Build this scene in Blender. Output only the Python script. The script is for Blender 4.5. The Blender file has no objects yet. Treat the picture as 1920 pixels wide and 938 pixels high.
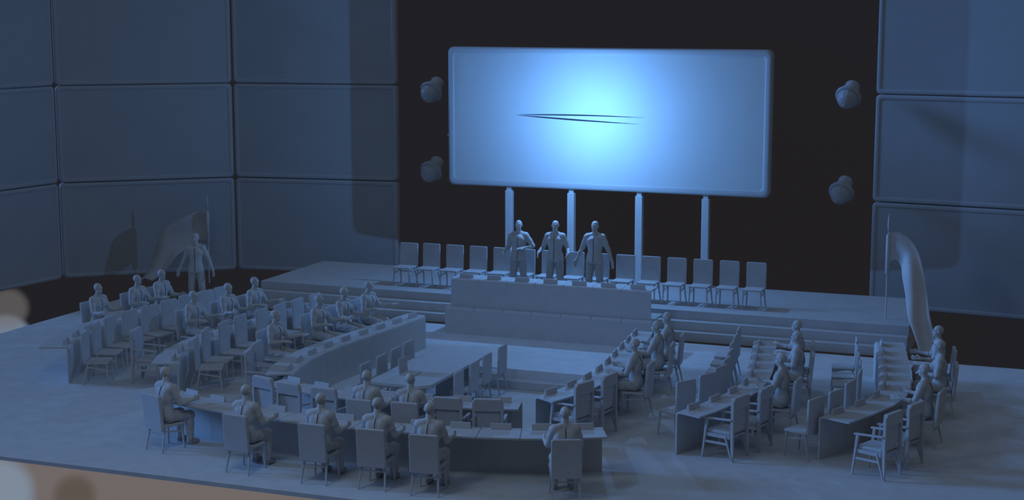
import bpy, bmesh, math, random
import numpy as np
from mathutils import Vector, Matrix
random.seed(4)
SC = bpy.context.scene
COL = SC.collection
PI = math.pi
ORD = ['first', 'second', 'third', 'fourth', 'fifth', 'sixth', 'seventh', 'eighth', 'ninth', 'tenth', 'eleventh',
       'twelfth', 'thirteenth', 'fourteenth', 'fifteenth']

# ------------------------------------------------------------------ materials
def mat(name, col, rough=0.65, var=0.05, scale=6.0, bump=0.0, bscale=60.0, spec=0.3):
    m = bpy.data.materials.new(name); m.use_nodes = True
    nt = m.node_tree; b = nt.nodes['Principled BSDF']
    b.inputs['Roughness'].default_value = rough
    b.inputs['Specular IOR Level'].default_value = spec
    tc = nt.nodes.new('ShaderNodeTexCoord')
    n = nt.nodes.new('ShaderNodeTexNoise'); n.inputs['Scale'].default_value = scale; n.inputs['Detail'].default_value = 4
    nt.links.new(tc.outputs['Object'], n.inputs['Vector'])
    r = nt.nodes.new('ShaderNodeMapRange')
    r.inputs['To Min'].default_value = 1 - var; r.inputs['To Max'].default_value = 1 + var
    r.inputs['From Min'].default_value = .3; r.inputs['From Max'].default_value = .7
    nt.links.new(n.outputs['Fac'], r.inputs['Value'])
    mx = nt.nodes.new('ShaderNodeVectorMath'); mx.operation = 'SCALE'
    mx.inputs[0].default_value = col
    nt.links.new(r.outputs['Result'], mx.inputs['Scale'])
    nt.links.new(mx.outputs['Vector'], b.inputs['Base Color'])
    if bump:
        n2 = nt.nodes.new('ShaderNodeTexNoise'); n2.inputs['Scale'].default_value = bscale; n2.inputs['Detail'].default_value = 3
        nt.links.new(tc.outputs['Object'], n2.inputs['Vector'])
        bp = nt.nodes.new('ShaderNodeBump'); bp.inputs['Strength'].default_value = bump; bp.inputs['Distance'].default_value = .01
        nt.links.new(n2.outputs['Fac'], bp.inputs['Height'])
        nt.links.new(bp.outputs['Normal'], b.inputs['Normal'])
    return m

M = dict(
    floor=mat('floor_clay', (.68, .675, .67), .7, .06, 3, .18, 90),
    stage=mat('stage_clay', (.58, .575, .57), .7, .05, 3, .2, 90),
    desk=mat('desk_laminate', (.60, .59, .58), .6, .03, 4),
    chair=mat('chair_upholstery', (.58, .57, .57), .75, .04, 8, .15, 150),
    frame=mat('chair_frame', (.57, .56, .56), .5, .03, 8),
    plate=mat('name_plate_matt', (.58, .57, .57), .6, .03, 8),
    skin=mat('clay_skin', (.60, .585, .56), .6, .03, 12),
    shirt=mat('clay_shirt', (.60, .585, .565), .7, .03, 14, .12, 120),
    trouser=mat('clay_trouser', (.55, .52, .50), .8, .04, 14, .2, 100),
    shoe=mat('clay_shoe', (.45, .43, .42), .6, .03, 14),
    panel=mat('panel_face', (.47, .49, .50), .6, .03, 1.2, .06, 70),
    bezel=mat('panel_frame', (.50, .51, .52), .5, .02, 2),
    screen=mat('projection_cloth', (.62, .64, .64), .55, .02, 1.0, .03, 40),
    pole=mat('painted_pole', (.6, .6, .6), .5, .02, 5),
    cloth=mat('flag_cloth', (.62, .61, .60), .8, .04, 5, .1, 60),
    lamp=mat('lamp_housing', (.5, .5, .5), .4, .04, 8),
    seam=mat('dark_seam_and_fold_shadow', (.03, .03, .035), .8, .03, 8),  # seams on the shirts; on the screen it paints the shadow of folds
)

# ------------------------------------------------------------------ helpers
def tag(o, label=None, cat=None, group=None, kind=None):
    if label: o['label'] = label
    if cat: o['category'] = cat
    if group: o['group'] = group
    if kind: o['kind'] = kind
    return o

def obj(name, me, m, parent=None, smooth=False):
    if isinstance(me, bmesh.types.BMesh):
        b = me; me = bpy.data.meshes.new(name)
        bmesh.ops.recalc_face_normals(b, faces=b.faces[:])
        b.to_mesh(me); b.free()
    if not me.materials: me.materials.append(m)
    if smooth:
        for p in me.polygons: p.use_smooth = True
    o = bpy.data.objects.new(name, me); COL.objects.link(o)
    if parent: o.parent = parent
    return o

def empty(name, loc=(0, 0, 0), rz=0.0, label=None, cat=None, group=None):
    o = bpy.data.objects.new(name, None); COL.objects.link(o)
    o.empty_display_size = .2
    o.location = loc; o.rotation_euler = (0, 0, rz)
    return tag(o, label, cat, group)

def dup(root, loc, rz, label=None, group=None, scale=None):
    r = root.copy(); COL.objects.link(r); r.location = loc; r.rotation_euler = (0, 0, rz)
    if label: r['label'] = label
    if group: r['group'] = group
    if scale: r.scale = (scale,) * 3
    for ch in KIDS.get(root.name, ()):
        c = ch.copy(); COL.objects.link(c); c.parent = r
        for g in KIDS.get(ch.name, ()):
            d = g.copy(); COL.objects.link(d); d.parent = c
    return r
KIDS = {}
def freeze(root):
    for ch in root.children:
        KIDS.setdefault(root.name, []).append(ch)
        for g in ch.children:
            KIDS.setdefault(ch.name, []).append(g)

def box(b, lo, hi, bev=0.0, seg=2, mtx=None):
    lo = Vector(lo); hi = Vector(hi)
    t = bmesh.new()
    bmesh.ops.create_cube(t, size=1.0)
    for v in t.verts:
        v.co = Vector(((v.co.x + .5) * (hi.x - lo.x) + lo.x, (v.co.y + .5) * (hi.y - lo.y) + lo.y, (v.co.z + .5) * (hi.z - lo.z) + lo.z))
    if bev: bmesh.ops.bevel(t, geom=t.edges[:], offset=bev, segments=seg, affect='EDGES', profile=.5)
    if mtx is not None: t.transform(mtx)
    me = bpy.data.meshes.new('t'); t.to_mesh(me); t.free(); b.from_mesh(me); bpy.data.meshes.remove(me)
    return b

def bar(b, p, q, w, d, w2=None, d2=None, bev=.004, up=(0, 0, 1)):
    """tapered square bar from p to q"""
    p = Vector(p); q = Vector(q); w2 = w if w2 is None else w2; d2 = d if d2 is None else d2
    z = (q - p).normalized(); u = Vector(up)
    if abs(z.dot(u)) > .95: u = Vector((0, 1, 0))
    x = u.cross(z).normalized(); y = z.cross(x)
    t = bmesh.new(); vs = []
    for c, a, e in ((p, w, d), (q, w2, d2)):
        vs.append([t.verts.new(c + x * sx * a / 2 + y * sy * e / 2) for sx, sy in ((-1, -1), (1, -1), (1, 1), (-1, 1))])
    t.faces.new(vs[0][::-1]); t.faces.new(vs[1])
    for i in range(4): t.faces.new((vs[0][i], vs[0][(i + 1) % 4], vs[1][(i + 1) % 4], vs[1][i]))
    if bev: bmesh.ops.bevel(t, geom=t.edges[:], offset=bev, segments=2, affect='EDGES', profile=.5)
    me = bpy.data.meshes.new('t'); t.to_mesh(me); t.free(); b.from_mesh(me); bpy.data.meshes.remove(me)
    return b

def tube(b, pts, radii, n=10):
    pts = [Vector(p) for p in pts]; rings = []
    for i, p in enumerate(pts):
        d = (pts[min(i + 1, len(pts) - 1)] - pts[max(i - 1, 0)]).normalized()
        u = Vector((0, 0, 1)) if abs(d.z) < .9 else Vector((0, 1, 0))
        x = u.cross(d).normalized(); y = d.cross(x)
        r = radii[i] if hasattr(radii, '__len__') else radii
        rings.append([b.verts.new(p + (x * math.cos(a) + y * math.sin(a)) * max(r, .0005)) for a in [2 * PI * k / n for k in range(n)]])
    for A, B in zip(rings, rings[1:]):
        for k in range(n): b.faces.new((A[k], A[(k + 1) % n], B[(k + 1) % n], B[k]))
    b.faces.new(rings[0][::-1]); b.faces.new(rings[-1])
    return b

def lathe(b, prof, n=28):
    """profile of (radius, z); closed at both ends"""
    rings = []
    for r, z in prof:
        rings.append([b.verts.new((max(r, .0008) * math.cos(2 * PI * k / n), max(r, .0008) * math.sin(2 * PI * k / n), z)) for k in range(n)])
    for A, B in zip(rings, rings[1:]):
        for k in range(n): b.faces.new((A[k], A[(k + 1) % n], B[(k + 1) % n], B[k]))
    b.faces.new(rings[0][::-1]); b.faces.new(rings[-1])
    return b

def rrect(w, h, r, n=6):
    pts = []
    for cx, cz, a0 in ((w / 2 - r, h / 2 - r, 0), (-w / 2 + r, h / 2 - r, 90), (-w / 2 + r, -h / 2 + r, 180), (w / 2 - r, -h / 2 + r, 270)):
        for k in range(n + 1):
            a = math.radians(a0 + 90 * k / n); pts.append((cx + r * math.cos(a), cz + r * math.sin(a)))
    return pts

def framed_slab(w, h, t, r, bev, lip, recess):
    """rounded slab in the XZ plane, front towards -Y at y=0; returns (frame bmesh, face bmesh)"""
    b = bmesh.new(); loops = []
    def loop(inset, y, rr):
        return [b.verts.new((x, y, z)) for x, z in rrect(w - 2 * inset, h - 2 * inset, max(rr, .01))]
    loops.append(loop(bev * .6, t, r)); loops.append(loop(0, t - bev, r))
    for k in range(5):
        a = PI / 2 * k / 4
        loops.append(loop(bev * (1 - math.cos(a)), bev * (1 - math.sin(a)), r))
    loops.append(loop(bev + lip * .75, 0, r * .7)); loops.append(loop(bev + lip * .95, recess * .35, r * .6))
    loops.append(loop(bev + lip, recess, r * .6))
    for A, B in zip(loops, loops[1:]):
        n = len(A)
        for k in range(n): b.faces.new((A[k], A[(k + 1) % n], B[(k + 1) % n], B[k]))
    b.faces.new(loops[0])
    f = bmesh.new(); ins = bev + lip * .97
    A = [f.verts.new((x, recess - .004, z)) for x, z in rrect(w - 2 * ins, h - 2 * ins, r * .6)]
    B = [f.verts.new((x, recess + .02, z)) for x, z in rrect(w - 2 * ins, h - 2 * ins, r * .6)]
    n = len(A); f.faces.new(A); f.faces.new(B[::-1])
    for k in range(n): f.faces.new((A[k], B[k], B[(k + 1) % n], A[(k + 1) % n]))
    return b, f

# ------------------------------------------------------------------ room: floor slab with a sunken pit, stage
FX0, FX1, FY0, FY1, FT = -11.58, 13.2, -13.38, -.66, .07
PX0, PX1, PY0, PY1, PZ = -1.80, 2.70, -9.30, -4.40, -.36
b = bmesh.new()
xs = [FX0, PX0, PX1, FX1]; ys = [FY0, PY0, PY1, FY1]
T = [[b.verts.new((x, y, 0)) for x in xs] for y in ys]; U = [[b.verts.new((x, y, -FT)) for x in xs] for y in ys]
for j in range(3):
    for i in range(3):
        if i == 1 and j == 1: continue
        b.faces.new((T[j][i], T[j][i + 1], T[j + 1][i + 1], T[j + 1][i]))
        b.faces.new((U[j][i], U[j + 1][i], U[j + 1][i + 1], U[j][i + 1]))
rim = []
for i in range(3):
    for j in (0, 3): b.faces.new((T[j][i], U[j][i], U[j][i + 1], T[j][i + 1])); rim.append((T[j][i], T[j][i + 1]))
    for k in (0, 3): b.faces.new((T[i][k], U[i][k], U[i + 1][k], T[i + 1][k])); rim.append((T[i][k], T[i + 1][k]))
ring = ((1, 1), (1, 2), (2, 2), (2, 1))
for (j, i), (j2, i2) in zip(ring, ring[1:] + ring[:1]): b.faces.new((T[j][i], T[j2][i2], U[j2][i2], U[j][i]))
es = [e for e in b.edges if any(set(e.verts) == set(p) for p in rim)]
bmesh.ops.bevel(b, geom=es, offset=.03, segments=3, affect='EDGES', profile=.5)
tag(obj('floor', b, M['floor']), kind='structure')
b = bmesh.new()
w = .08
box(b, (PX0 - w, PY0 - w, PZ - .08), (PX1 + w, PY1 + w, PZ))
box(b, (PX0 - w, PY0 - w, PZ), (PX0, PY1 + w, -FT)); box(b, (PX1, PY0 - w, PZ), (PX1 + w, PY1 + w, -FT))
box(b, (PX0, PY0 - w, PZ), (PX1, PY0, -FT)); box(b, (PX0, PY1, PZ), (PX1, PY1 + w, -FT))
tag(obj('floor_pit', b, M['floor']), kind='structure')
b = bmesh.new(); box(b, (PX0 + .002, PY1 - .25, PZ), (PX1 - .002, PY1 - .002, -.18), .012)
tag(obj('floor_pit_step', b, M['stage']), kind='structure')

SX0, SX1 = -7.82, 7.99
st = empty('stage', (0, 1.6, 0), 0, 'long low grey stage with three front steps under the big screen', 'stage')
b = bmesh.new(); box(b, (SX0, -.02 - 1.6, 0), (SX1, 3.32 - 1.6, .6), .006); obj('platform', b, M['stage'], st)
b = bmesh.new(); box(b, (SX0, -.25 - 1.6, 0), (SX1, -.022 - 1.6, .4), .006); obj('step', b, M['stage'], st)
b = bmesh.new(); box(b, (SX0, -.47 - 1.6, 0), (SX1, -.252 - 1.6, .2), .006); obj('step', b, M['stage'], st)

# ------------------------------------------------------------------ wall panels (rounded boards stacked three high)
PW, PH, PTH = 4.71, 2.608, .30
fr, fa = framed_slab(PW, PH, PTH, .11, .045, .075, .022)
fr_me = obj('bezel', fr, M['bezel'], None, True).data; fa_me = obj('panel_face', fa, M['panel']).data
for n_ in ('bezel', 'panel_face'): bpy.data.objects.remove(bpy.data.objects[n_])
def wall_panel(cx, cy, row, ang, label):
    e = empty('wall_panel', (cx, cy, .02 + row * 2.625), math.radians(ang), label, 'wall panel', 'rounded wall panels around the hall')
    for nm, me, m in (('bezel', fr_me, M['bezel']), ('panel_face', fa_me, M['panel'])):
        o = obj(nm, me, m, e); o.location = (0, 0, PH / 2)
ROWN = ['bottom', 'middle', 'top']
def pcol(p0, ang, where):
    a = math.radians(ang); c = (p0[0] + math.cos(a) * PW / 2, p0[1] + math.sin(a) * PW / 2)
    for r in range(3): wall_panel(c[0], c[1], r, ang, where % ROWN[r])
A0 = (-11.04, 4.27); pcol(A0, 8, 'large rounded grey panel, %s of the stack left of the black backdrop')
dx = math.radians(39.6); B0 = (A0[0] - (PW + .03) * math.cos(dx), A0[1] - (PW + .03) * math.sin(dx))
pcol(B0, 39.6, 'large rounded grey panel, %s of the stack behind the left flag')
dx = math.radians(82); C0 = (B0[0] - (PW + .03) * math.cos(dx), B0[1] - (PW + .03) * math.sin(dx))
pcol(C0, 82, 'large rounded grey panel, %s of the stack at the left picture edge')
pcol((6.40, 5.03), -7, 'large rounded grey panel, %s of the stack right of the backdrop, behind the right flag')

# ------------------------------------------------------------------ projection screen on four poles
SCX, SCY, SZ0, SZ1 = .15, 2.93, 2.86, 6.36
SW, SH = 8.28, SZ1 - SZ0
scr = empty('projection_screen', (SCX, SCY, .6), 0, 'huge rounded rectangular screen glowing blue on four poles above the stage', 'screen')
fr, fa = framed_slab(SW, SH, .26, .15, .06, .11, .03)
o = obj('screen_frame', fr, M['bezel'], scr, True); o.location = (0, 0, (SZ0 + SZ1) / 2 - .6)
o = obj('screen_surface', fa, M['screen'], scr); o.location = (0, 0, (SZ0 + SZ1) / 2 - .6)
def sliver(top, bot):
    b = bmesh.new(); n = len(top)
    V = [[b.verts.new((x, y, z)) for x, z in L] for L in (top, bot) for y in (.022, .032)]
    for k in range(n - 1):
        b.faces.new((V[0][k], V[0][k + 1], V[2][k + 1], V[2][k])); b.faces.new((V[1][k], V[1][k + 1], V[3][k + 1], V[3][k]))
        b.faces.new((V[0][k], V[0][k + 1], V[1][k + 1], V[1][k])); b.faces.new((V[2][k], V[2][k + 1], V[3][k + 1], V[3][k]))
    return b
def crease(p, q, th, bow):  # dark strip standing in for the self-shadow of a fold
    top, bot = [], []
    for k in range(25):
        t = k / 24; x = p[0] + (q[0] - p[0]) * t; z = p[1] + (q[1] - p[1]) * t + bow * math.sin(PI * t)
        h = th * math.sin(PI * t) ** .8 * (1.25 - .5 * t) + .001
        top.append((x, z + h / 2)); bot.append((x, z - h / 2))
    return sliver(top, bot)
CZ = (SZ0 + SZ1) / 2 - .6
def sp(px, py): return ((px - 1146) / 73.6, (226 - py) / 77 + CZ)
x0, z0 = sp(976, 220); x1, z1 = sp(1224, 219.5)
o = obj('screen_fold_shadow', crease((x0, z0), (x1, z1), .035, .022), M['seam'], scr); o['label'] = 'upper thin dark strip painted as fold shadow across the screen'
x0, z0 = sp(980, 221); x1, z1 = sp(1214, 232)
o = obj('screen_fold_shadow', crease((x0, z0), (x1, z1), .04, -.01), M['seam'], scr); o['label'] = 'lower thin dark strip painted as fold shadow across the screen'
for px in (-2.36, -.70, 1.06, 2.73):
    b = bmesh.new(); box(b, (px - SCX - .09, .04, 0), (px - SCX + .09, .20, SZ0 - .6 - .09), .012)
    box(b, (px - SCX - .06, .07, SZ0 - .6 - .10), (px - SCX + .06, .17, SZ0 - .6 + .02), .004)
    obj('pole', b, M['pole'], scr)
b = bmesh.new(); box(b, (-SW / 2 - .04, .05, 1.24 + CZ - 1.75), (-SW / 2 + .02, .12, 1.29 + CZ - 1.75), .01); obj('side_clip', b, M['pole'], scr)

# ------------------------------------------------------------------ dome lamps either side of the screen
def dome_lamp(loc, label):
    e = empty('dome_spotlight', loc, 0, label, 'spotlight', 'round dome spotlights beside the screen')
    d = Vector((-.10, -.82, -.56)).normalized()
    q = d.to_track_quat('Z', 'Y').to_matrix().to_4x4()
    def part(nm, prof, n, sm=True):
        sm = n != 14
        b = bmesh.new(); lathe(b, prof, n); b.transform(q); return obj(nm, b, M['lamp'], e, sm)
    part('dome', [(.235, -.02), (.25, .03), (.25, .09), (.225, .17), (.17, .25), (.10, .30), (.05, .318), (.03, .33), (.02, .345), (.0, .348)], 14)
    part('rim', [(.24, -.07), (.29, -.065), (.312, -.03), (.312, .0), (.29, .03), (.25, .035)], 32)
    part('rim', [(.20, -.13), (.262, -.125), (.275, -.10), (.262, -.072), (.22, -.07)], 32)
    part('mounting_base', [(.12, -.46), (.165, -.455), (.18, -.42), (.18, -.20), (.20, -.13), (.2, -.12)], 24)
dome_lamp((-5.06, 4.3, 5.13), 'round dome spotlight upper left of the screen')
dome_lamp((-5.08, 4.3, 3.02), 'round dome spotlight lower left of the screen')
dome_lamp((5.85, 4.3, 5.22), 'round dome spotlight upper right of the screen')
dome_lamp((5.76, 4.3, 2.91), 'round dome spotlight lower right of the screen')

# ------------------------------------------------------------------ desks along curves
def spline(pts, n):
    """Catmull-Rom through pts, resampled to n+1 points at even arc length"""
    P = [np.array(p, float) for p in pts]; P = [2 * P[0] - P[1]] + P + [2 * P[-1] - P[-2]]; out = []
    for i in range(1, len(P) - 2):
        for t in np.linspace(0, 1, 24, endpoint=False):
            a, b_, c, d = P[i - 1:i + 3]
            out.append(.5 * ((2 * b_) + (c - a) * t + (2 * a - 5 * b_ + 4 * c - d) * t * t + (3 * b_ - 3 * c + d - a) * t ** 3))
    out.append(P[-2]); out = np.array(out)
    s = np.r_[0, np.cumsum(np.hypot(*np.diff(out, axis=0).T))]
    u = np.linspace(0, s[-1], n + 1)
    return np.c_[np.interp(u, s, out[:, 0]), np.interp(u, s, out[:, 1])]

def loft_profile(origin, ends, prof):
    """ends: two functions (d, z) -> world point ; prof: closed outline of (d, z)"""
    b = bmesh.new(); L = []
    for f in ends: L.append([b.verts.new(Vector(f(d, z)) - Vector(origin)) for d, z in prof])
    n = len(prof)
    for k in range(n): b.faces.new((L[0][k], L[0][(k + 1) % n], L[1][(k + 1) % n], L[1][k]))
    b.faces.new(L[0][::-1]); b.faces.new(L[1])
    return b

def desk_unit(i0, o0, i1, o1, z0, h, label, group, gap=.004, name='conference_desk', cut=None):
    """bent-board desk: worktop with a rounded front edge and a full front panel; i = front side, o = sitter's side"""
    i0, o0, i1, o1 = (np.array(p, float) for p in (i0, o0, i1, o1)); raw = (i0, o0, i1, o1)
    t = (i1 - i0) / np.linalg.norm(i1 - i0); i0 = i0 + t * gap; i1 = i1 - t * gap
    t = (o1 - o0) / np.linalg.norm(o1 - o0); o0 = o0 + t * gap; o1 = o1 - t * gap
    D = .5 * (np.linalg.norm(o0 - i0) + np.linalg.norm(o1 - i1))
    c = (i0 + i1 + o0 + o1) / 4; org = (c[0], c[1], z0)
    def end(i, o):
        dv = (o - i) / D
        return lambda d, z: (i[0] + dv[0] * d, i[1] + dv[1] * d, z0 + z)
    r, th = .07, .03
    arc = [(r - r * math.sin(a), h - r + r * math.cos(a)) for a in [PI / 2 * k / 6 for k in range(7)]]
    arc2 = [(r - (r - th) * math.sin(a), h - r + (r - th) * math.cos(a)) for a in [PI / 2 * k / 6 for k in range(7)]]
    top = [(D, h)] + arc + arc2[::-1] + [(D - .006, h - th)]
    gp = .0006
    pan = [(0, h - r - .001), (0, 0), (th, 0), (th, h - r - .001)]
    e = empty(name, org, 0, label, 'desk', group)
    E = (end(i0, o0), end(i1, o1))
    b = loft_profile(org, E, top)
    obj('desk_top', b, M['desk'], e); t = (raw[2] - raw[0]) / np.linalg.norm(raw[2] - raw[0]) * gp
    EP = (end(raw[0] + t, raw[1] + t), end(raw[2] - t, raw[3] - t))
    obj('front_panel', loft_profile(org, EP, pan), M['desk'], e)
    return e

plate_me = None
def name_plate(x, y, z, rz, label, group):
    global plate_me
    if plate_me is None:
        b = bmesh.new(); bar(b, (0, 0, .0), (0, 0, .095), .33, .065, .33, .03, .006, up=(0, 1, 0))
        o = obj('name_plate', b, M['plate']); plate_me = o.data; COL.objects.unlink(o); bpy.data.objects.remove(o)
    o = bpy.data.objects.new('name_plate', plate_me); COL.objects.link(o)
    o.location = (x, y, z); o.rotation_euler = (0, 0, rz)
    return tag(o, label, 'name plate', group)

def bank(inner, outer, n, where, order, z0=0, h=.74, plates=None, group='desks', plate_group='plates', pd=.13, gap=.006):
    I = spline(inner, n); O = spline(outer, n)
    for k in range(n):
        desk_unit(I[k], O[k], I[k + 1], O[k + 1], z0, h, 'grey bent-board conference desk, %s %s' % (ORD[k] + order, where), group, gap)
        if plates is None or k in plates:
            mi = (I[k] + I[k + 1]) / 2; mo = (O[k] + O[k + 1]) / 2; d = (mo - mi) / np.linalg.norm(mo - mi)
            p = mi + d * pd; t = I[k + 1] - I[k]
            name_plate(p[0], p[1], z0 + h + .0005, math.atan2(t[1], t[0]), 'blank name plate on the %s desk%s %s' % (ORD[k], order, where), plate_group)
    return I, O
def side(pts, ax, s): return [(ax + s * u, y) for u, y in pts]
B1o = [(2.78, -3.2), (2.98, -4.8), (3.18, -6.5), (3.20, -7.6), (3.06, -8.6), (2.78, -9.42)]
B1i = [(2.33, -3.25), (2.50, -5.0), (2.66, -6.5), (2.68, -7.6), (2.56, -8.4), (2.36, -9.15)]
B2o = [(5.28, -3.2), (5.6, -4.8), (5.78, -6.0), (5.84, -6.6), (5.84, -7.3), (5.74, -8.0), (5.54, -8.83), (5.31, -9.5)]
B2i = [(4.82, -3.25), (5.10, -4.8), (5.30, -6.0), (5.37, -6.6), (5.37, -7.3), (5.24, -8.0), (5.06, -8.65), (4.85, -9.28)]
B2Lo = [(5.48, -3.2), (5.72, -5.14), (5.82, -6.06), (5.88, -6.63), (5.86, -7.33), (5.77, -8.02), (5.53, -8.83), (5.28, -9.40)]
B2Li = [(5.03, -3.25), (5.26, -5.14), (5.36, -6.06), (5.41, -6.63), (5.39, -7.33), (5.28, -8.02), (5.05, -8.7), (4.80, -9.2)]
B3o = [(7.93, -2.4), (8.2, -3.9), (8.38, -5.1), (8.5, -5.95), (8.55, -6.75), (8.44, -7.5), (8.2, -8.25), (7.9, -8.98)]
B3i = [(7.36, -2.5), (7.62, -3.9), (7.82, -5.1), (7.94, -5.95), (7.98, -6.75), (7.88, -7.4), (7.66, -8.05), (7.37, -8.74)]
F1o = [(-2.42, -10.06), (-1.45, -10.36), (0, -10.5), (1.45, -10.36), (2.42, -10.10)]
F1i = [(-2.28, -9.50), (-1.3, -9.8), (0, -9.95), (1.3, -9.8), (2.28, -9.53)]
F2o = [(-4.32, -11.22), (-3.4, -11.72), (-2.3, -11.98), (-1.2, -12.12), (0, -12.18), (1.2, -12.1), (2.3, -11.97), (3.4, -11.65), (4.30, -11.2)]
F2i = [(-4.02, -10.68), (-3.1, -11.12), (-2.1, -11.37), (-1.1, -11.52), (0, -11.6), (1.1, -11.52), (2.1, -11.36), (3.05, -11.08), (4.02, -10.62)]
FS = ' from the stage'
G = 'bent-board conference desks'; GP = 'name plates on the conference desks'
bank(side(B1i, .45, 1), side(B1o, .45, 1), 9, 'in the inner right row', FS, group=G, plate_group=GP)
bank(side(B1i, .45, -1), side(B1o, .45, -1), 9, 'in the inner left row', FS, group=G, plate_group=GP)
bank(side(B2i, .50, 1), side(B2o, .50, 1), 9, 'in the middle right row', FS, group=G, plate_group=GP)
bank(side(B2Li, .50, -1), side(B2Lo, .50, -1), 9, 'in the middle left row', FS, group=G, plate_group=GP)
bank(side(B3i, .25, 1), side(B3o, .25, 1), 9, 'in the outer right row', FS, group=G, plate_group=GP)
bank(side(B3i, .25, -1), side(B3o, .25, -1), 9, 'in the outer left row', FS, group=G, plate_group=GP)
bank(side(F1i, .45, 1), side(F1o, .45, 1), 7, 'in the short row facing the pit', ' from left', group=G, plate_group=GP)
bank(side(F2i, .48, 1), side(F2o, .48, 1), 13, 'in the long front row', ' from left', group=G, plate_group=GP)

# podium in front of the stage: a low row carrying a taller row
bank([(-2.16, -1.55), (2.72, -1.55)], [(-2.16, -.60), (2.72, -.60)], 7, 'in the low podium base row', ' from left', h=.61, plates=(), group='low desks under the podium', gap=.006)
bank([(-2.06, -1.42), (2.66, -1.42)], [(-2.06, -.88), (2.66, -.88)], 7, 'in the raised podium row', ' from left', z0=.612, h=.65,
     group='desks along the raised podium', plate_group='name plates on the podium', gap=.005, pd=.12)

# ------------------------------------------------------------------ chairs (local frame: sitter looks along -Y, origin on the floor under the seat)
def curved_back(b, w, z0, z1, y0, y1, th, bev, mid=0.0):
    t = bmesh.new(); box(t, (-w / 2, -th / 2, 0), (w / 2, th / 2, 1), 0)
    me = bpy.data.meshes.new('t')
    L = math.hypot(z1 - z0, y1 - y0); ang = math.atan2(y1 - y0, z1 - z0)
    t.free(); t = bmesh.new(); box(t, (-w / 2, -th / 2, 0), (w / 2, th / 2, L), 0)
    es = [e for e in t.edges if abs(e.verts[0].co.y - e.verts[1].co.y) > 1e-5]
    bmesh.ops.bevel(t, geom=es, offset=.035, segments=4, affect='EDGES', profile=.5)
    es = [e for e in t.edges if e.calc_face_angle(0) > .9]
    bmesh.ops.bevel(t, geom=es, offset=bev, segments=2, affect='EDGES', profile=.5)
    t.transform(Matrix.Translation((0, y0, z0)) @ Matrix.Rotation(-ang, 4, 'X'))
    t.to_mesh(me); t.free(); b.from_mesh(me); bpy.data.meshes.remove(me)
    return b

def make_side_chair(name, low_back, label, group):
    e = empty(name, (0, 0, 0), 0, label, 'chair', group)
    b = bmesh.new(); box(b, (-.225, -.245, .415), (.225, .184, .458), .014, 3); obj('seat', b, M['chair'], e)
    b = bmesh.new()
    if low_back: curved_back(b, .475, .37, 1.0, .215, .265, .06, .014)
    else: curved_back(b, .455, .412, 1.02, .207, .222, .042, .010)
    obj('backrest', b, M['chair'], e)
    for sx in (-1, 1):
        b = bmesh.new(); bar(b, (sx * .195, -.205, .416), (sx * .215, -.235, 0), .036, .036, .024, .024); obj('leg', b, M['frame'], e)
        b = bmesh.new(); bar(b, (sx * .195, .15, .416), (sx * .222, .245, 0), .036, .036, .024, .024); obj('leg', b, M['frame'], e)
        b = bmesh.new(); bar(b, (sx * .198, -.20, .30), (sx * .198, .165, .36), .018, .028); obj('side_rail', b, M['frame'], e)
    if low_back:
        b = bmesh.new(); bar(b, (-.195, .18, .30), (.195, .18, .30), .02, .024); obj('rear_rail', b, M['frame'], e)
    return e

def make_armchair(label, group):
    e = empty('armchair', (0, 0, 0), 0, label, 'chair', group)
    b = bmesh.new(); box(b, (-.225, -.235, .43), (.225, .205, .49), .016, 3); obj('seat', b, M['chair'], e)
    b = bmesh.new()
    for sx in (-1, 1): bar(b, (sx * .235, -.235, .40), (sx * .235, .21, .40), .03, .06)
    bar(b, (-.235, -.225, .40), (.235, -.225, .40), .06, .03); bar(b, (-.235, .20, .40), (.235, .20, .40), .06, .03)
    obj('seat_frame', b, M['frame'], e)
    b = bmesh.new(); curved_back(b, .47, .86, 1.07, .245, .265, .075, .012); obj('head_pad', b, M['chair'], e)
    b = bmesh.new(); curved_back(b, .40, .46, .87, .200, .228, .040, .008); obj('backrest', b, M['chair'], e)
    for sx in (-1, 1):
        b = bmesh.new(); bar(b, (sx * .232, .262, 1.02), (sx * .232, .255, .45), .045, .05, .05, .055); bar(b, (sx * .232, .255, .46), (sx * .245, .275, 0), .05, .055, .034, .036)
        obj('rear_post', b, M['frame'], e)
        b = bmesh.new(); bar(b, (sx * .252, -.215, .668), (sx * .252, -.30, 0), .042, .046, .028, .030); obj('front_leg', b, M['frame'], e)
        b = bmesh.new(); bar(b, (sx * .252, -.275, .672), (sx * .252, .25, .705), .05, .028); obj('armrest', b, M['frame'], e)
        b = bmesh.new(); bar(b, (sx * .25, -.262, .28), (sx * .25, .17, .285), .022, .04); obj('side_rail', b, M['frame'], e)
        b = bmesh.new(); bar(b, (sx * .250, .13, .42), (sx * .262, .262, .03), .028, .032, .022, .024); obj('brace', b, M['frame'], e)
    return e

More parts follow.
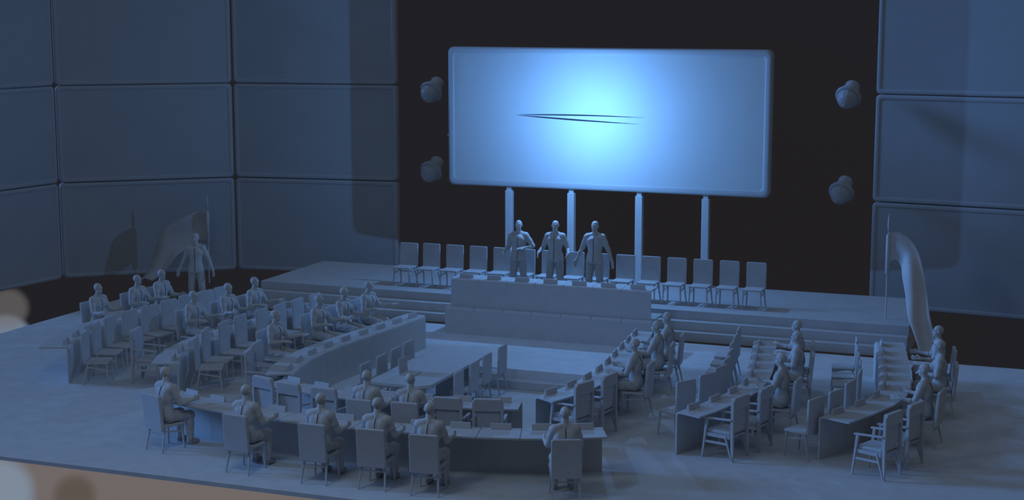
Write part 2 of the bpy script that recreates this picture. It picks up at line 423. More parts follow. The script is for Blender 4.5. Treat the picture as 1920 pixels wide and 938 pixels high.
# ------------------------------------------------------------------ people: continuous bodies from blended volumes
def surface_nets(F, org, h):
    ins = F < 0
    nx, ny, nz = F.shape
    acc = np.zeros((nx - 1, ny - 1, nz - 1, 3), np.float32); cnt = np.zeros((nx - 1, ny - 1, nz - 1), np.float32)
    def sl(dx, dy, dz, A): return A[dx:dx + nx - 1, dy:dy + ny - 1, dz:dz + nz - 1]
    corners = [(0, 0, 0), (1, 0, 0), (0, 1, 0), (1, 1, 0), (0, 0, 1), (1, 0, 1), (0, 1, 1), (1, 1, 1)]
    for a in range(8):
        for ax in range(3):
            c = corners[a]
            if c[ax]: continue
            d = list(c); d[ax] = 1
            fa, fb = sl(*c, F), sl(*d, F); m = sl(*c, ins) != sl(*d, ins)
            t = np.where(m, fa / np.where(np.abs(fa - fb) < 1e-9, 1, fa - fb), 0)
            for k in range(3):
                acc[..., k] += np.where(m, c[k] + (t if k == ax else 0), 0)
            cnt += m
    act = cnt > 0
    idx = -np.ones(act.shape, np.int64); idx[act] = np.arange(act.sum())
    g = np.argwhere(act)
    V = (g + acc[act] / cnt[act][:, None]) * h + np.array(org)
    Q = []
    for ax in range(3):
        s0 = [slice(None)] * 3; s1 = [slice(None)] * 3; s0[ax] = slice(0, -1); s1[ax] = slice(1, None)
        A, B = ins[tuple(s0)], ins[tuple(s1)]
        o1, o2 = [(1, 2), (2, 0), (0, 1)][ax]
        for flip in (0, 1):
            e = np.argwhere((A & ~B) if not flip else (~A & B))
            e = e[(e[:, o1] > 0) & (e[:, o2] > 0) & (e[:, o1] < act.shape[o1]) & (e[:, o2] < act.shape[o2])]
            q = []
            for d1, d2 in ((0, 0), (-1, 0), (-1, -1), (0, -1)):
                c = e.copy(); c[:, o1] += d1; c[:, o2] += d2
                q.append(idx[c[:, 0], c[:, 1], c[:, 2]])
            q = np.array(q).T
            if not flip: pass
            else: q = q[:, ::-1]
            Q.append(q)
    Q = np.concatenate(Q); Q = Q[(Q >= 0).all(1)]
    return V, Q

class Vol:
    def __init__(s, lo, hi, h=.009):
        s.h = h; s.lo = np.array(lo, float)
        n = np.ceil((np.array(hi) - s.lo) / h).astype(int) + 1
        s.F = np.full(n, 1.0, np.float32)
        s.ax = [s.lo[k] + h * np.arange(n[k]) for k in range(3)]
    def _sub(s, lo, hi):
        sl = []; g = []
        for k in range(3):
            i = int(np.clip(np.floor((lo[k] - s.lo[k]) / s.h), 0, len(s.ax[k]) - 1)); j = int(np.clip(np.ceil((hi[k] - s.lo[k]) / s.h) + 1, i + 1, len(s.ax[k])))
            sl.append(slice(i, j)); g.append(s.ax[k][i:j])
        return tuple(sl), np.meshgrid(*g, indexing='ij')
    def _mix(s, sl, d, k, sub=False):
        f = s.F[sl]
        if sub:
            hh = np.maximum(k - np.abs(f + d), 0) / k; s.F[sl] = np.maximum(f, -d) + hh * hh * k * .25
        else:
            hh = np.maximum(k - np.abs(f - d), 0) / k; s.F[sl] = np.minimum(f, d) - hh * hh * k * .25
    def cap(s, a, b, ra, rb, k=.02):
        a = np.array(a, float); b = np.array(b, float); m = max(ra, rb) + 2.5 * k + .02
        sl, (X, Y, Z) = s._sub(np.minimum(a, b) - m, np.maximum(a, b) + m)
        v = b - a; L = v @ v + 1e-9
        t = np.clip(((X - a[0]) * v[0] + (Y - a[1]) * v[1] + (Z - a[2]) * v[2]) / L, 0, 1)
        d = np.sqrt((X - a[0] - t * v[0]) ** 2 + (Y - a[1] - t * v[1]) ** 2 + (Z - a[2] - t * v[2]) ** 2) - (ra + (rb - ra) * t)
        s._mix(sl, d, k)
    def ell(s, c, r, k=.02, R=None, sub=False):
        c = np.array(c, float); r = np.array(r, float); m = r.max() + 2.5 * k + .02
        sl, (X, Y, Z) = s._sub(c - m, c + m)
        p = np.stack([X - c[0], Y - c[1], Z - c[2]], -1)
        if R is not None: p = p @ R
        k0 = np.sqrt(((p / r) ** 2).sum(-1)); k1 = np.sqrt(((p / r ** 2).astype(float) ** 2).sum(-1)) + 1e-6
        s._mix(sl, k0 * (k0 - 1) / k1, k, sub)
    def clip_below(s, z):          # keep z above
        s.F = np.maximum(s.F, (z - s.ax[2])[None, None, :].astype(np.float32))
    def wrinkle(s, amp, fx, fy, fz, ph):
        X, Y, Z = np.meshgrid(*s.ax, indexing='ij', sparse=True)
        s.F += (amp * np.sin(fx * X + 1.3 * np.sin(fz * .5 * Z) + ph) * np.sin(fz * Z + fy * Y + ph)).astype(np.float32)
    def mesh(s, name):
        V, Q = surface_nets(s.F, s.lo, s.h)
        me = bpy.data.meshes.new(name); me.from_pydata(V.tolist(), [], Q.tolist()); me.update()
        for p in me.polygons: p.use_smooth = True
        return me, V

def rotx(p, piv, a):
    p = np.array(p, float); y, z = p[1] - piv[1], p[2] - piv[2]
    return np.array([p[0], piv[1] + y * math.cos(a) - z * math.sin(a), piv[2] + y * math.sin(a) + z * math.cos(a)])

def hand_prims(w, d, palm, thumb, curl):
    """w wrist, d hand direction, palm = palm normal, thumb = side the thumb is on"""
    w, d = np.array(w, float), np.array(d, float); d /= np.linalg.norm(d)
    n = np.array(palm, float); n -= d * (n @ d); n /= np.linalg.norm(n)
    s = np.cross(n, d); s *= np.sign(s @ np.array(thumb, float)) or 1
    P = [(w - d * .03, w + d * .03, .029, .030, .02)]
    for o, ln in ((.031, .92), (.0105, 1.0), (-.0105, .94), (-.030, .76)):
        a = w + d * .02 + s * o * .6; b_ = w + d * .095 + s * o
        P.append((a, b_, .0165, .0135, .008))
        p = b_; ang = curl * .5
        for seg, r0, r1 in ((.044, .0118, .0108), (.030, .0108, .0098), (.022, .0098, .0085)):
            q = p + (d * math.cos(ang) + n * math.sin(ang)) * seg * ln + s * o * .10
            P.append((p, q, r0, r1, .003)); p = q; ang += curl
    a = w + d * .022 + s * .026; b_ = a + d * .036 + s * .026 + n * .010; c = b_ + d * .034 + s * .008 + n * .006
    P += [(w + d * .01 + s * .012, a, .018, .017, .01), (a, b_, .0165, .0135, .006), (b_, c, .0130, .0098, .003)]
    return P

def build_person(key, seated, arms, lean=0.0, turn=0.0, legs=None):
    """arms: for each side (-1 right, +1 left) (elbow offset, wrist offset, hand dir, palm normal, thumb side, curl)"""
    PZ_ = .565 if seated else .93
    piv = (0, 0, PZ_)
    dz = PZ_ - .93
    def T(p): return rotx((p[0], p[1], p[2] + dz), piv, lean)
    RL = np.array([[1, 0, 0], [0, math.cos(lean), -math.sin(lean)], [0, math.sin(lean), math.cos(lean)]])
    lo, hi = ((-.62, -.72, -.01), (.62, .30, 1.48)) if seated else ((-.62, -.45, -.01), (.62, .28, 1.86))
    if seated: hips = [(s * .092, 0.0, PZ_) for s in (-1, 1)]; knees = [(s * .135, -.43, .525) for s in (-1, 1)]; ank = [(s * .135, -.415, .095) for s in (-1, 1)]
    else: hips = [(s * .092, 0, .90) for s in (-1, 1)]; knees = [(s * .125, -.015, .50) for s in (-1, 1)]; ank = [(s * .155, .02, .095) for s in (-1, 1)]
    def torso(v, e):
        v.ell(T((0, 0, .955)), (.163 + e, .117 + e, .110 + e), .03, RL)
        v.ell(T((0, -.004, 1.10)), (.142 + e, .105 + e, .15), .04, RL)
        v.ell(T((0, .002, 1.30)), (.158 + e, .120 + e, .20), .05, RL)
        for s in (-1, 1):
            v.ell(T((s * .074, -.072, 1.355)), (.080 + e, .044 + e, .068 + e), .04, RL)
            v.ell(T((s * .100, .030, 1.31)), (.062 + e, .078 + e, .16), .05, RL)
            v.cap(T((s * .140, .015, 1.458)), T((s * .036, .018, 1.505)), .050 + e, .040 + e, .04)
            v.ell(T((s * .172, .002, 1.435)), (.060 + e, .066 + e, .072 + e), .035, RL)
    def arm_pts(s, A):
        sh = T((s * .182, .002, 1.435)); el = sh + np.array(A[0]) * np.array((s, 1, 1)); wr = el + np.array(A[1]) * np.array((s, 1, 1))
        return sh, el, wr
    def leg(v, i, e, foot=True, stop=False):
        h_, k_, a_ = (np.array(x) for x in (hips[i], knees[i], ank[i]))
        v.cap(h_, k_, .092 + e, .062 + e, .03); v.ell(k_, (.060 + e, .062 + e, .062 + e), .02)
        c = k_ * .68 + a_ * .32 + np.array((0, .014, 0))
        v.cap(k_, c, .056 + e, .060 + e, .02); v.cap(c, a_ if not stop else a_, .060 + e, .040 + e * 1.3, .02)
    # ---- body
    v = Vol(lo, hi, .0085); torso(v, 0)
    v.cap(T((0, .018, 1.48)), T((0, -.004, 1.60)), .064, .057, .025)
    ct, st_ = math.cos(turn), math.sin(turn)
    def H(p):
        q = np.array(p, float) - (0, 0, 1.60); q = np.array((q[0] * ct - q[1] * st_, q[0] * st_ + q[1] * ct, q[2])) + (0, 0, 1.60); return T(q)
    RH = RL @ np.array([[ct, -st_, 0], [st_, ct, 0], [0, 0, 1]])
    v.ell(H((0, .012, 1.712)), (.077, .096, .090), .02, RH)
    v.ell(H((0, -.030, 1.645)), (.060, .070, .068), .025, RH)
    v.ell(H((0, -.070, 1.598)), (.034, .026, .024), .02, RH)
    v.cap(H((-.04, -.078, 1.712)), H((.04, -.078, 1.712)), .013, .013, .012)
    for s in (-1, 1): v.ell(H((s * .030, -.096, 1.690)), (.017, .016, .012), .008, RH, True)
    v.cap(H((0, -.088, 1.700)), H((0, -.106, 1.662)), .008, .013, .010)
    v.cap(H((-.016, -.090, 1.626)), H((.016, -.090, 1.626)), .007, .007, .006)
    for s in (-1, 1):
        v.ell(H((s * .078, .012, 1.680)), (.011, .022, .034), .008, RH)
        sh, el, wr = arm_pts(s, arms[s])
        bi = sh * .55 + el * .45
        v.cap(sh, bi, .053, .052, .025); v.cap(bi, el, .052, .041, .02)
        fm = el * .7 + wr * .3; v.cap(el, fm, .042, .044, .02); v.cap(fm, wr, .044, .028, .02)
        A = arms[s]; f = np.array((s, 1, 1))
        for (a, b_, ra, rb, k) in hand_prims(wr, np.array(A[2]) * f, np.array(A[3]) * f, np.array(A[4]) * f, A[5]): v.cap(a, b_, ra, rb, k)
    for i in (0, 1):
        leg(v, i, 0); a = np.array(ank[i])
        v.cap(a + (0, .02, -.045), a + (0, -.13, -.065), .036, .026, .02)
    out = {}
    out['body'] = v.mesh('body')[0]
    # ---- shirt (to the elbows, worn loose over the trousers)
    v = Vol(lo, hi, .010); torso(v, .013)
    v.ell(T((0, 0, .99)), (.183, .137, .15), .04, RL)
    if not seated: v.ell(T((0, .0, .90)), (.192, .145, .10), .04, RL)
    for s in (-1, 1):
        sh, el, wr = arm_pts(s, arms[s])
        v.cap(sh, sh * .5 + el * .5, .065, .063, .03); v.cap(sh * .5 + el * .5, el * .96 + sh * .04, .063, .055, .02)
    v.wrinkle(.003, 22, 14, 30, .6)
    if not seated: v.clip_below(.862)
    else: v.clip_below(.462)
    out['shirt'], SV = v.mesh('shirt')
    # ---- trousers
    v = Vol(lo, hi, .010)
    if seated: v.ell((0, .0, PZ_ + .005), (.172, .125, .108), .03)
    else: v.ell((0, 0, .93), (.170, .124, .10), .03)
    for i in (0, 1): leg(v, i, .017, stop=True)
    v.wrinkle(.005, 22, 30, 40, 1.7); v.clip_below(.075)
    if seated:      # flattened where the seat carries the thighs
        keep = (.4615 - v.ax[2]).astype(np.float32)[None, None, :]
        yy = v.ax[1]; m = (yy > -.26)[None, :, None]
        v.F = np.where(m, np.maximum(v.F, keep), v.F)
    out['trousers'] = v.mesh('trousers')[0]
    # ---- shoes
    for i in (0, 1):
        a = np.array(ank[i]); v = Vol(a - (.1, .30, .12), a + (.1, .14, .08), .008)
        v.cap(a + (0, .03, -.045), a + (0, -.10, -.055), .046, .043, .03); v.cap(a + (0, -.08, -.06), a + (0, -.165, -.066), .046, .034, .03)
        v.cap(a + (0, .012, -.03), a + (0, .01, .01), .047, .048, .02); v.clip_below(.003)
        out['shoe%d' % i] = v.mesh('shoe')[0]
    # ---- dark button line in front and seam down the back, on the shirt
    def strip(front, wdt, z_hi, z_lo):
        b = bmesh.new(); prev = None
        for z in np.arange(z_hi, z_lo, -.012):
            q = SV[(np.abs(SV[:, 0]) < .016) & (np.abs(SV[:, 2] - z) < .012)]
            if len(q) == 0: continue
            y = q[:, 1].min() - .003 if front else q[:, 1].max() + .003
            cur = [b.verts.new((-wdt / 2, y, z)), b.verts.new((wdt / 2, y, z)), b.verts.new((wdt / 2, y + (.012 if front else -.012), z)), b.verts.new((-wdt / 2, y + (.012 if front else -.012), z))]
            if prev:
                for k in range(4): b.faces.new((prev[k], prev[(k + 1) % 4], cur[(k + 1) % 4], cur[k]))
            prev = cur
        return b
    zt = 1.47 + dz
    def tomesh(b, nm):
        bmesh.ops.recalc_face_normals(b, faces=b.faces[:]); me = bpy.data.meshes.new(nm); b.to_mesh(me); b.free(); return me
    out['button_line'] = tomesh(strip(True, .010, zt - .02, (.88 if not seated else .60)), 'button_line')
    out['back_seam'] = tomesh(strip(False, .010, zt - .004, (.90 if not seated else .58)), 'back_seam')
    # ---- collar: standing band open at the throat
    b = bmesh.new(); n = 22; R = []
    for k in range(n + 1):
        a = math.radians(-62 + 304 * k / n)      # gap faces -Y
        ca, sa = math.cos(a), math.sin(a)
        dip = .035 * max(0, -sa); up = .060 * max(0, min(1, .25 - sa))
        ring_ = []
        for rr, zz in ((.088, 1.484 - dip), (.078, 1.494 + up - dip), (.071, 1.492 + up - dip), (.080, 1.482 - dip)):
            ring_.append(b.verts.new(T(((rr - .018 * max(0, sa)) * ca, .014 + (rr - .018 * max(0, sa)) * sa * .98, zz))))
        R.append(ring_)
    for A, B in zip(R, R[1:]):
        for k in range(4): b.faces.new((A[k], A[(k + 1) % 4], B[(k + 1) % 4], B[k]))
    b.faces.new(R[0]); b.faces.new(R[-1][::-1])
    out['collar'] = tomesh(b, 'collar')
    return out

def person_from(parts, label, loc, rz, group, sc=1.0):
    e = empty('person', loc, rz, label, 'person', group); e.scale = (sc,) * 3
    obj('body', parts['body'], M['skin'], e)
    s = obj('shirt', parts['shirt'], M['shirt'], e)
    c = obj('button_line', parts['button_line'], M['seam'], s); c['label'] = 'dark button line'
    c = obj('back_seam', parts['back_seam'], M['seam'], s); c['label'] = 'dark back seam'
    obj('collar', parts['collar'], M['shirt'], s)
    obj('trousers', parts['trousers'], M['trouser'], e)
    for i in (0, 1): obj('shoe', parts['shoe%d' % i], M['shoe'], e)
    return e

# arm tuples: elbow offset from shoulder, wrist offset from elbow (x outward), hand direction, palm normal, thumb side, finger curl
fwd = ((.075, -.10, -.27), (.035, -.24, .03), (.05, -.95, .12), (-1, 0, -.1), (0, 0, 1), .28)
lap = ((.10, -.06, -.27), (-.10, -.22, .035), (-.5, -.85, 0), (-.3, .2, -1), (-.8, -.5, .2), .30)
reach = ((.10, -.13, -.25), (.09, -.245, .045), (.30, -.95, .10), (-.4, 0, 1), (.9, .3, 0), .16)
PA = build_person('a', True, {-1: fwd, 1: fwd}, lean=.06)
PB = build_person('b', True, {-1: lap, 1: reach}, lean=.05, turn=.12)
PC = build_person('c', True, {-1: reach, 1: lap}, lean=.05, turn=-.12)
akl = ((.16, .03, -.24), (-.20, -.15, -.03), (-.75, -.6, 0), (0, .3, -1), (-.3, -.9, .2), .3)
akr = ((.07, .03, -.28), (.05, -.20, -.06), (.1, -.9, -.35), (-1, 0, 0), (0, -.2, 1), .3)
bent = ((.11, .03, -.27), (.06, -.20, -.09), (.0, -.85, -.45), (-.9, 0, -.3), (0, -.3, 1), .3)
down = ((.12, .02, -.27), (.10, -.05, -.235), (.25, -.25, -.9), (-.6, -.75, 0), (-.2, -1, 0), .22)
S1 = build_person('s1', False, {-1: akr, 1: akl}, turn=.05)
S2 = build_person('s2', False, {-1: bent, 1: bent}, turn=.0)
S3 = build_person('s3', False, {-1: down, 1: down}, turn=-.08)

# ------------------------------------------------------------------ seating
def rz_of(d): return math.atan2(d[0], -d[1]) if False else math.atan2(d[1], d[0]) + PI / 2     # local -Y -> d
LA = make_side_chair('side_chair', False, 'x', 'x'); LB = make_side_chair('padded_chair', True, 'x', 'x'); LC = make_armchair('x', 'x')
for r in (LA, LB, LC): freeze(r)
used = set()
def place(proto, p, d, label, group, z=0.0, sc=None):
    rz = rz_of(d)
    if proto.name not in used:
        used.add(proto.name); proto.location = (p[0], p[1], z); proto.rotation_euler = (0, 0, rz); proto['label'] = label; proto['group'] = group
        if sc: proto.scale = (sc,) * 3
        return proto
    return dup(proto, (p[0], p[1], z), rz, label, group, sc)
PROTO = {}
def seat_person(key, p, d, label, group, z=0, sc=1.0):
    parts = {'a': PA, 'b': PB, 'c': PC, 's1': S1, 's2': S2, 's3': S3}[key]; rz = rz_of(d)
    if key not in PROTO:
        e = person_from(parts, label, (p[0], p[1], z), rz, group, sc); freeze(e); PROTO[key] = e; return e
    return dup(PROTO[key], (p[0], p[1], z), rz, label, group, sc)
def unit(d): d = np.array(d, float); return d / np.linalg.norm(d)

def curve_normal(curve, p):
    """horizontal direction from the seat towards the desk row it belongs to"""
    c = spline(curve, 60); k = int(np.argmin(((c - p) ** 2).sum(1))); k0, k1 = max(k - 4, 0), min(k + 4, 60)
    t = c[k1] - c[k0]; n = np.array((-t[1], t[0])); n /= np.linalg.norm(n)
    return n
def inward(curve, p, toward):
    n = curve_normal(curve, np.array(p)); 
    return n if n @ (np.array(toward) - np.array(p)) > 0 else -n
CEN = (.45, -5.5)
GC = 'chairs of the delegates'; GPN = 'seated people at the desks'
# long front row: people on padded chairs seen from behind
F2c = side(F2o, .48, 1)
wh = ['at the left end of the long front row', 'second from left in the long front row', 'third from left in the long front row',
      'fourth from left in the long front row', 'fifth from left in the long front row', 'at the right end of the long front row']
for k, (p, key) in enumerate(zip([(-2.85, -12.22), (-.87, -12.87), (.53, -12.93), (1.51, -12.88), (2.40, -12.88), (4.50, -12.36)], 'aaaaaa')):
    d = inward(F2c, p, CEN); o = np.array(p) + d * .23
    place(LB, o, d, 'padded grey chair with a sitter ' + wh[k], GC, sc=.985)
    seat_person(key, o + d * .015, d, 'person seated with back to us ' + wh[k], GPN, .009, sc=.975)
# short row facing the pit
F1c = side(F1o, .45, 1)
for k, (p, t) in enumerate([((-1.58, -10.79), 'c'), ((-.95, -11.02), 'c'), ((-.23, -11.11), 'c'), ((.52, -11.32), 'b'), ((1.31, -11.24), 'b'), ((1.96, -10.98), 'c'), ((2.62, -10.84), 'c')]):
    d = inward(F1c, p, CEN); o = np.array(p) + d * .27
    w = '%s from left in the row facing the pit' % ORD[k]
    if t == 'c': place(LC, o, d, 'empty armchair with framed back, ' + w, GC)
    else:
        place(LB, o, d, 'padded chair with a sitter, ' + w, GC, sc=.985)
        seat_person('a', o + d * .015, d, 'person seated with back to us, ' + w, GPN, .009, sc=.975)
# armchairs at the near ends of the side rows
for curve, lst, nm in ((side(B1o, .45, 1), [(3.72, -9.17), (3.95, -8.47)], 'inner right row'), (side(B2o, .5, 1), [(6.42, -9.17), (6.68, -8.43)], 'middle right row'),
                       (side(B3o, .25, 1), [(8.90, -9.34), (9.16, -8.60)], 'outer right row'), (side(B1o, .45, -1), [(-2.93, -8.98), (-3.15, -8.28)], 'inner left row'),
                       (side(B2Lo, .5, -1), [(-6.01, -8.06)], 'middle left row')):
    for k, p in enumerate(lst):
        d = inward(curve, p, CEN); o = np.array(p) + d * .27
        place(LC, o, d, 'empty armchair with slanted front legs, %s, near end of the %s' % (('nearest us', 'second from us')[k], nm), GC)
# people along the side rows (head positions)
rows = (('inner right row', side(B1o, .45, 1), [(3.92, -6.98), (3.84, -5.25), (3.80, -4.36)], 'abb'),
        ('middle right row', side(B2o, .5, 1), [(6.66, -7.25), (6.54, -5.24), (6.35, -4.23)], 'acc'),
        ('outer right row', side(B3o, .25, 1), [(9.08, -7.16), (9.11, -5.11), (8.95, -3.80)], 'aca'),
        ('inner left row', side(B1o, .45, -1), [(-3.47, -6.92), (-3.46, -5.11), (-3.38, -4.13), (-3.23, -3.23)], 'bbab'),
        ('middle left row', side(B2Lo, .5, -1), [(-6.15, -5.67), (-5.98, -4.57), (-5.82, -3.69)], 'bab'),
        ('outer left row', side(B3o, .25, -1), [(-8.60, -5.62), (-8.43, -4.38), (-8.33, -3.57)], 'aba'))
for nm, curve, lst, keys in rows:
    for k, p in enumerate(lst):
        d = inward(curve, p, (CEN[0], p[1])); o = np.array(p) - d * .08
        pos = ('nearest us', 'second from us', 'third from us', 'farthest from us')[k if k < len(lst) - 1 else 3]
        place(LB, o, d, 'padded chair with a sitter, %s in the %s' % (pos, nm), GC, sc=.985)
        seat_person(keys[k], o + d * .015, d, 'person in shirt seated at the %s, %s' % (nm, pos), GPN, .009, sc=.975)
# advisers' chairs, one row behind each inner and middle row
adv = (('behind the inner right row', side(B2i, .5, 1), [(5.25, -8.24), (5.47, -7.60), (5.55, -6.95), (5.50, -6.25), (5.40, -5.58), (5.27, -4.88), (5.18, -4.18), (5.08, -3.48)], 1.0, (-15, -14, -13, -10, -7, -5)),
       ('behind the middle right row', side(B3i, .25, 1), [(7.56, -8.66), (7.78, -8.0), (7.90, -7.25), (7.93, -6.45), (7.82, -5.70), (7.69, -5.02), (7.57, -4.38), (7.44, -3.65)], 1.0, (0,)),
       ('behind the inner left row', side(B2Li, .5, -1), [(-4.45, -8.33), (-4.66, -7.67), (-4.70, -6.92), (-4.74, -6.20), (-4.66, -5.47), (-4.58, -4.84), (-4.52, -4.17), (-4.44, -3.52)], 1.07, (7,)),
       ('behind the middle left row', side(B3i, .25, -1), [(-6.84, -8.57), (-7.13, -7.81), (-7.28, -7.10), (-7.30, -6.40), (-7.22, -5.78), (-7.19, -5.08), (-7.16, -4.42), (-7.05, -3.82), (-6.98, -3.25)], 1.03, (0, -3)))
for nm, curve, lst, sc, turn in adv:
    for k, p in enumerate(lst):
        d = inward(curve, p, (CEN[0], p[1])); a_ = math.radians(turn[k] if k < len(turn) else turn[-1])
        d = np.array((d[0] * math.cos(a_) - d[1] * math.sin(a_), d[0] * math.sin(a_) + d[1] * math.cos(a_)))   # turned a little towards the stage
        o = np.array(p) + d * .225 * sc
        place(LA, o, d, 'empty armless chair, %s from us in the row %s' % (ORD[k], nm), 'advisers\u2019 chairs behind the side rows', sc=sc)
# chairs round the pit table
for k, (p, d) in enumerate([((.68, -7.45), (-1, .0)), ((.65, -6.6), (-1, 0)), ((.63, -5.9), (-1, 0)), ((.62, -5.05), (-1, 0))]):
    d = unit(d); place(LA, np.array(p) + d * .22, d, 'empty armless chair, %s from us on the right of the pit table' % ORD[k], 'chairs round the pit table', PZ, .97)
for k, (p, d) in enumerate([((-1.27, -7.45), (1, 0)), ((-1.28, -6.72), (1, 0)), ((-1.30, -6.02), (1, 0)), ((-1.33, -5.32), (1, 0))]):
    d = unit(d); place(LA, np.array(p) + d * .22, d, 'empty armless chair, %s from us on the left of the pit table' % ORD[k], 'chairs round the pit table', PZ, .97)
# stage chairs
for k in range(15):
    x = -4.24 + .62 * k
    lab = 'empty armless chair, %s from left in the line on the stage' % ORD[k]
    if k == 0: place(LB, (x, .80), (0, -1), 'thick-backed chair with a rounded top at the left end of the stage line', 'chairs lined up on the stage', .602, 1.0)
    else: place(LA, (x, .80), (0, -1), lab, 'chairs lined up on the stage', .602)
GSP = 'people standing'
seat_person('s1', (-1.09, .36), unit((.12, -1)), 'person standing on stage with one forearm across the waist, leftmost of three', GSP, .602, 1.0)
seat_person('s2', (-.18, .36), unit((.1, -1)), 'person standing on stage with both forearms held forward, middle of three', GSP, .602, 1.02)
seat_person('s3', (.79, .36), unit((.05, -1)), 'person standing on stage with arms hanging open, rightmost of three', GSP, .602, 1.04)
seat_person('s3', (-9.10, -.92), unit((.30, -1)), 'person standing alone on the floor in front of the left flag', GSP, 0, 1.03)

# ------------------------------------------------------------------ pit table and laptop
tb = empty('meeting_table', (-.25, -6.65, PZ), 0, 'long grey meeting table with clipped corners standing in the sunken pit', 'table')
b = bmesh.new(); HW, HL, CC = .62, 1.55, .16
out_ = [(-HW, -HL + .02), (HW - CC, -HL), (HW, -HL + CC), (HW, HL), (-HW, HL)]
vt = [b.verts.new((x, y, .83)) for x, y in out_]; vb = [b.verts.new((x, y, .77)) for x, y in out_]
b.faces.new(vt); b.faces.new(vb[::-1])
for k in range(5): b.faces.new((vt[k], vb[k], vb[(k + 1) % 5], vt[(k + 1) % 5]))
bmesh.ops.bevel(b, geom=b.edges[:], offset=.008, segments=2, affect='EDGES', profile=.5)
obj('table_top', b, M['desk'], tb)
for sy in (-1, 1):
    b = bmesh.new(); box(b, (-.36, sy * 1.05 - .03, 0), (.36, sy * 1.05 + .03, .77), .01); obj('panel_leg', b, M['desk'], tb)
b = bmesh.new(); box(b, (-.03, -1.02, .45), (.03, 1.02, .68), .008); obj('stretcher', b, M['desk'], tb)
lp = empty('laptop', (-.36, -7.36, PZ + .8305), 0, 'open laptop standing on the near left part of the pit table', 'laptop')
b = bmesh.new(); box(b, (-.14, -.18, 0), (.16, .18, .022), .006); obj('keyboard_base', b, M['plate'], lp)
b = bmesh.new(); box(b, (-.012, -.18, 0), (.012, .18, .30), .006, 2, Matrix.Translation((-.15, 0, .006)) @ Matrix.Rotation(-.06, 4, 'Y')); obj('laptop_screen', b, M['plate'], lp)

# ------------------------------------------------------------------ flags
def flag(name, base, height, centre, half, label, sleeve):
    """centre: points of the cloth's middle line; half: half-width vectors at those points"""
    e = empty('flag', base, 0, label, 'flag', 'flags on poles either side of the stage')
    B = np.array(base)
    b = bmesh.new(); tube(b, [(0, 0, 0), (0, 0, .012), (0, 0, height - .42)], [.028, .016, .015], 12); obj('flag_pole', b, M['pole'], e, True)
    b = bmesh.new(); tube(b, [(0, 0, height - .421), (0, 0, height - .36), (0, 0, height - .33), (0, 0, height - .17), (0, 0, height)], [.015, .016, .028, .022, .002], 10); obj('spear_tip', b, M['pole'], e, True)
    nS, nT = 60, 18
    C3 = np.array(centre, float); H3 = np.array(half, float)
    def cr(P, u):
        P = np.vstack([2 * P[0] - P[1], P, 2 * P[-1] - P[-2]]); m = len(P) - 3; x = min(u * m, m - 1e-6); i = int(x); t = x - i; a, b_, c, d = P[i:i + 4]
        return .5 * ((2 * b_) + (c - a) * t + (2 * a - 5 * b_ + 4 * c - d) * t * t + (3 * b_ - 3 * c + d - a) * t ** 3)
    bm = bmesh.new(); V = []
    for i in range(nS + 1):
        u = i / nS; c = cr(C3, u); h = cr(H3, u); tn = cr(C3, min(u + .02, 1)) - cr(C3, max(u - .02, 0)); n = np.cross(tn, h); n /= np.linalg.norm(n) + 1e-9
        V.append([bm.verts.new(c + h * (2 * j / nT - 1) + n * (.045 * math.sin(3.2 * (2 * j / nT - 1) + 5 * u) * min(1, u * 3))) for j in range(nT + 1)])
    for i in range(nS):
        for j in range(nT): bm.faces.new((V[i][j], V[i + 1][j], V[i + 1][j + 1], V[i][j + 1]))
    o = obj('flag_cloth', bm, M['cloth'], e, True)
    sd = o.modifiers.new('thickness', 'SOLIDIFY'); sd.thickness = .012; sd.offset = 0
    b = bmesh.new(); tube(b, [(0, 0, sleeve[0]), (0, 0, sleeve[0] + .01), (0, 0, sleeve[1] - .01), (0, 0, sleeve[1])], [.035, .045, .045, .035], 14); obj('pole_sleeve', b, M['cloth'], e, True)
    return e
flag('right', (7.40, .64, .602), 2.34,
     [(.0, .0, 1.56), (.20, .0, 1.62), (.42, -.06, 1.44), (.58, -.30, 1.08), (.70, -.55, .69), (.82, -.95, .26), (.97, -1.15, -.12), (1.06, -1.28, -.40)],
     [(.0, .0, .36), (.05, .02, .30), (.15, .0, .22), (.215, .03, .09), (.22, .05, .02), (.22, .06, .0), (.19, .08, .02), (.15, .08, .05)],
     'flag on the stage at right, long cloth trailing down past the steps', (1.0, 1.86))
flag('left', (-10.69, 2.2, 0), 2.40,
     [(.0, .0, 1.52), (-.34, .04, 1.50), (-.66, -.10, 1.32), (-1.02, -.26, 1.06), (-1.20, -.38, .66), (-1.36, -.52, .34), (-1.58, -.66, .10)],
     [(.0, .0, .42), (-.03, .02, .40), (-.08, .0, .40), (-.26, .05, .30), (-.33, .10, .08), (-.30, .10, .0), (-.26, .10, -.02)],
     'flag at left behind the lone standing person, cloth sweeping down leftwards', (1.08, 1.94))

# ------------------------------------------------------------------ light, world, camera
L = bpy.data.lights.new('screen_lamp', 'POINT'); L.energy = 510; L.color = (.15, .415, 1.0); L.shadow_soft_size = .03
lo_ = bpy.data.objects.new('screen_lamp', L); COL.objects.link(lo_); lo_.location = (-.12, 1.05, 4.66)
S = bpy.data.lights.new('window_light', 'SUN'); S.energy = 1.5; S.color = (.14, .38, 1.0); S.angle = math.radians(12)
so = bpy.data.objects.new('window_light', S); COL.objects.link(so)
az = math.radians(8.5); el = math.radians(18)
dv = Vector((math.cos(az) * math.cos(el), math.sin(az) * math.cos(el), -math.sin(el)))
so.rotation_euler = dv.to_track_quat('-Z', 'Y').to_euler(); so.location = (-20, -20, 12)

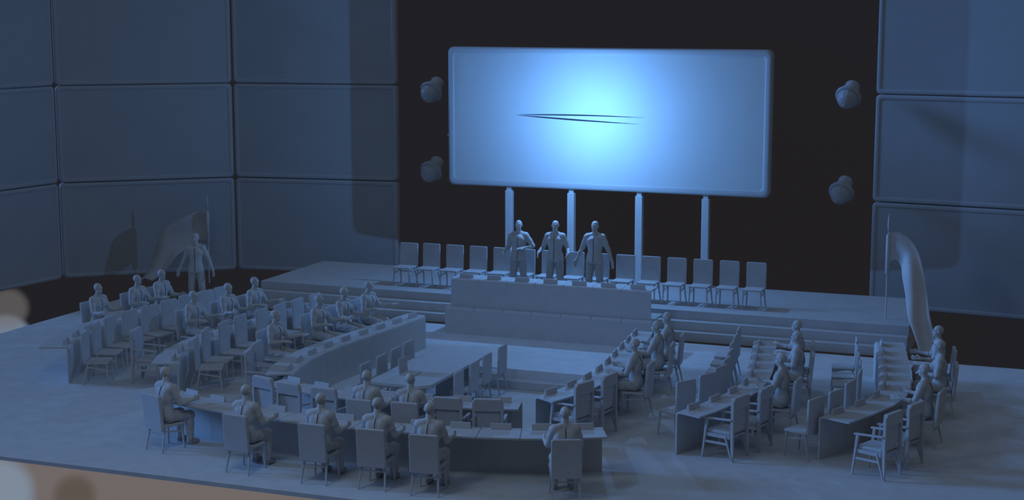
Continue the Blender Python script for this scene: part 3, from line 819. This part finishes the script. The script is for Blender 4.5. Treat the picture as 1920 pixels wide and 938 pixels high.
K = bpy.data.lights.new('fill_light', 'POINT'); K.energy = 380; K.color = (.62, .82, 1.0); K.shadow_soft_size = 1.2  # added fill over the front of the hall, no fixture seen
ko = bpy.data.objects.new('fill_light', K); COL.objects.link(ko); ko.location = (0, -18.5, 9)
W = bpy.data.worlds.new('surroundings'); SC.world = W; W.use_nodes = True
nt = W.node_tree; nd = nt.nodes; lk = nt.links
for n in list(nd): nd.remove(n)
tc = nd.new('ShaderNodeTexCoord'); bg = nd.new('ShaderNodeBackground'); ow = nd.new('ShaderNodeOutputWorld')
lk.new(bg.outputs[0], ow.inputs[0])
def dotf(d, a, b_, x0=0.0, x1=1.0):
    v = nd.new('ShaderNodeVectorMath'); v.operation = 'DOT_PRODUCT'; v.inputs[1].default_value = Vector(d).normalized()
    lk.new(tc.outputs['Generated'], v.inputs[0])
    m = nd.new('ShaderNodeMapRange'); m.interpolation_type = 'SMOOTHSTEP'
    m.inputs['From Min'].default_value = a; m.inputs['From Max'].default_value = b_; m.inputs['To Min'].default_value = x0; m.inputs['To Max'].default_value = x1
    lk.new(v.outputs['Value'], m.inputs['Value']); return m.outputs['Result']
def mixc(fac, A, B):
    m = nd.new('ShaderNodeMix'); m.data_type = 'RGBA'
    if hasattr(fac, 'links'): lk.new(fac, m.inputs[0])
    for s, i in ((A, 6), (B, 7)):
        if hasattr(s, 'links'): lk.new(s, m.inputs[i])
        else: m.inputs[i].default_value = (*s, 1)
    return m.outputs[2]
yaw = math.radians(21)
def ray(px, py):
    f = 2970.0; p = math.radians(8.8)
    fw = Vector((-math.sin(yaw) * math.cos(p), math.cos(yaw) * math.cos(p), -math.sin(p))); rt = Vector((math.cos(yaw), math.sin(yaw), 0)); up = rt.cross(fw)
    return (fw * f + rt * (px - 960) + up * (469 - py)).normalized()
fh = Vector((-math.sin(yaw), math.cos(yaw), 0))
def addc(A, B):
    m = nd.new('ShaderNodeMix'); m.data_type = 'RGBA'; m.blend_type = 'ADD'; m.inputs[0].default_value = 1; lk.new(A, m.inputs[6]); lk.new(B, m.inputs[7]); return m.outputs[2]
c = mixc(dotf((.05, -.20, .97), .42, .95), (.0145, .0145, .0180), (.098, .132, .180))                 # dim hall with a faint ceiling glow
c = addc(c, mixc(dotf((-.97, -.22, .25), .52, .86), (0, 0, 0), (.022, .060, .180)))            # blue window glow to the left of the camera
c = addc(c, mixc(dotf((.95, .30, .15), .42, .8), (0, 0, 0), (.028, .026, .024)))             # weaker neutral fill glow added on the right, out of frame
c = mixc(dotf((0, 0, -1), .35, .6), c, (.016, .013, .012))
c = mixc(dotf(ray(200, 1500), .9640, .9665), c, (.160, .136, .131))                           # warm table top seen below the slab
c = mixc(dotf(ray(1400, 520), .985, .9985, 0, .5), c, (.0150, .0125, .0125))
c = mixc(dotf(ray(140, 930), .99988, .99998, 0, .7), c, (.09, .065, .05))
c = mixc(dotf(ray(10, 640), .99984, .99992), c, (.16, .20, .27))
c = mixc(dotf(ray(15, 578), .99990, .99997, 0, .55), c, (.16, .15, .15))
c = mixc(dotf(ray(-5, 925), .99970, .99990), c, (.20, .25, .32))
lk.new(c, bg.inputs['Color']); bg.inputs['Strength'].default_value = 1.0

cam = bpy.data.cameras.new('camera'); co = bpy.data.objects.new('camera', cam); COL.objects.link(co)
cam.sensor_width = 36; cam.lens = 2970 / 1920 * 36; cam.clip_end = 300
co.location = (11.97, -34.1, 7.4); co.rotation_euler = (math.radians(90 - 8.8), 0, yaw)
SC.camera = co
vs = SC.view_settings; vs.view_transform = 'Standard'; vs.look = 'None'; vs.gamma = 1; vs.use_curve_mapping = False; vs.exposure = 0
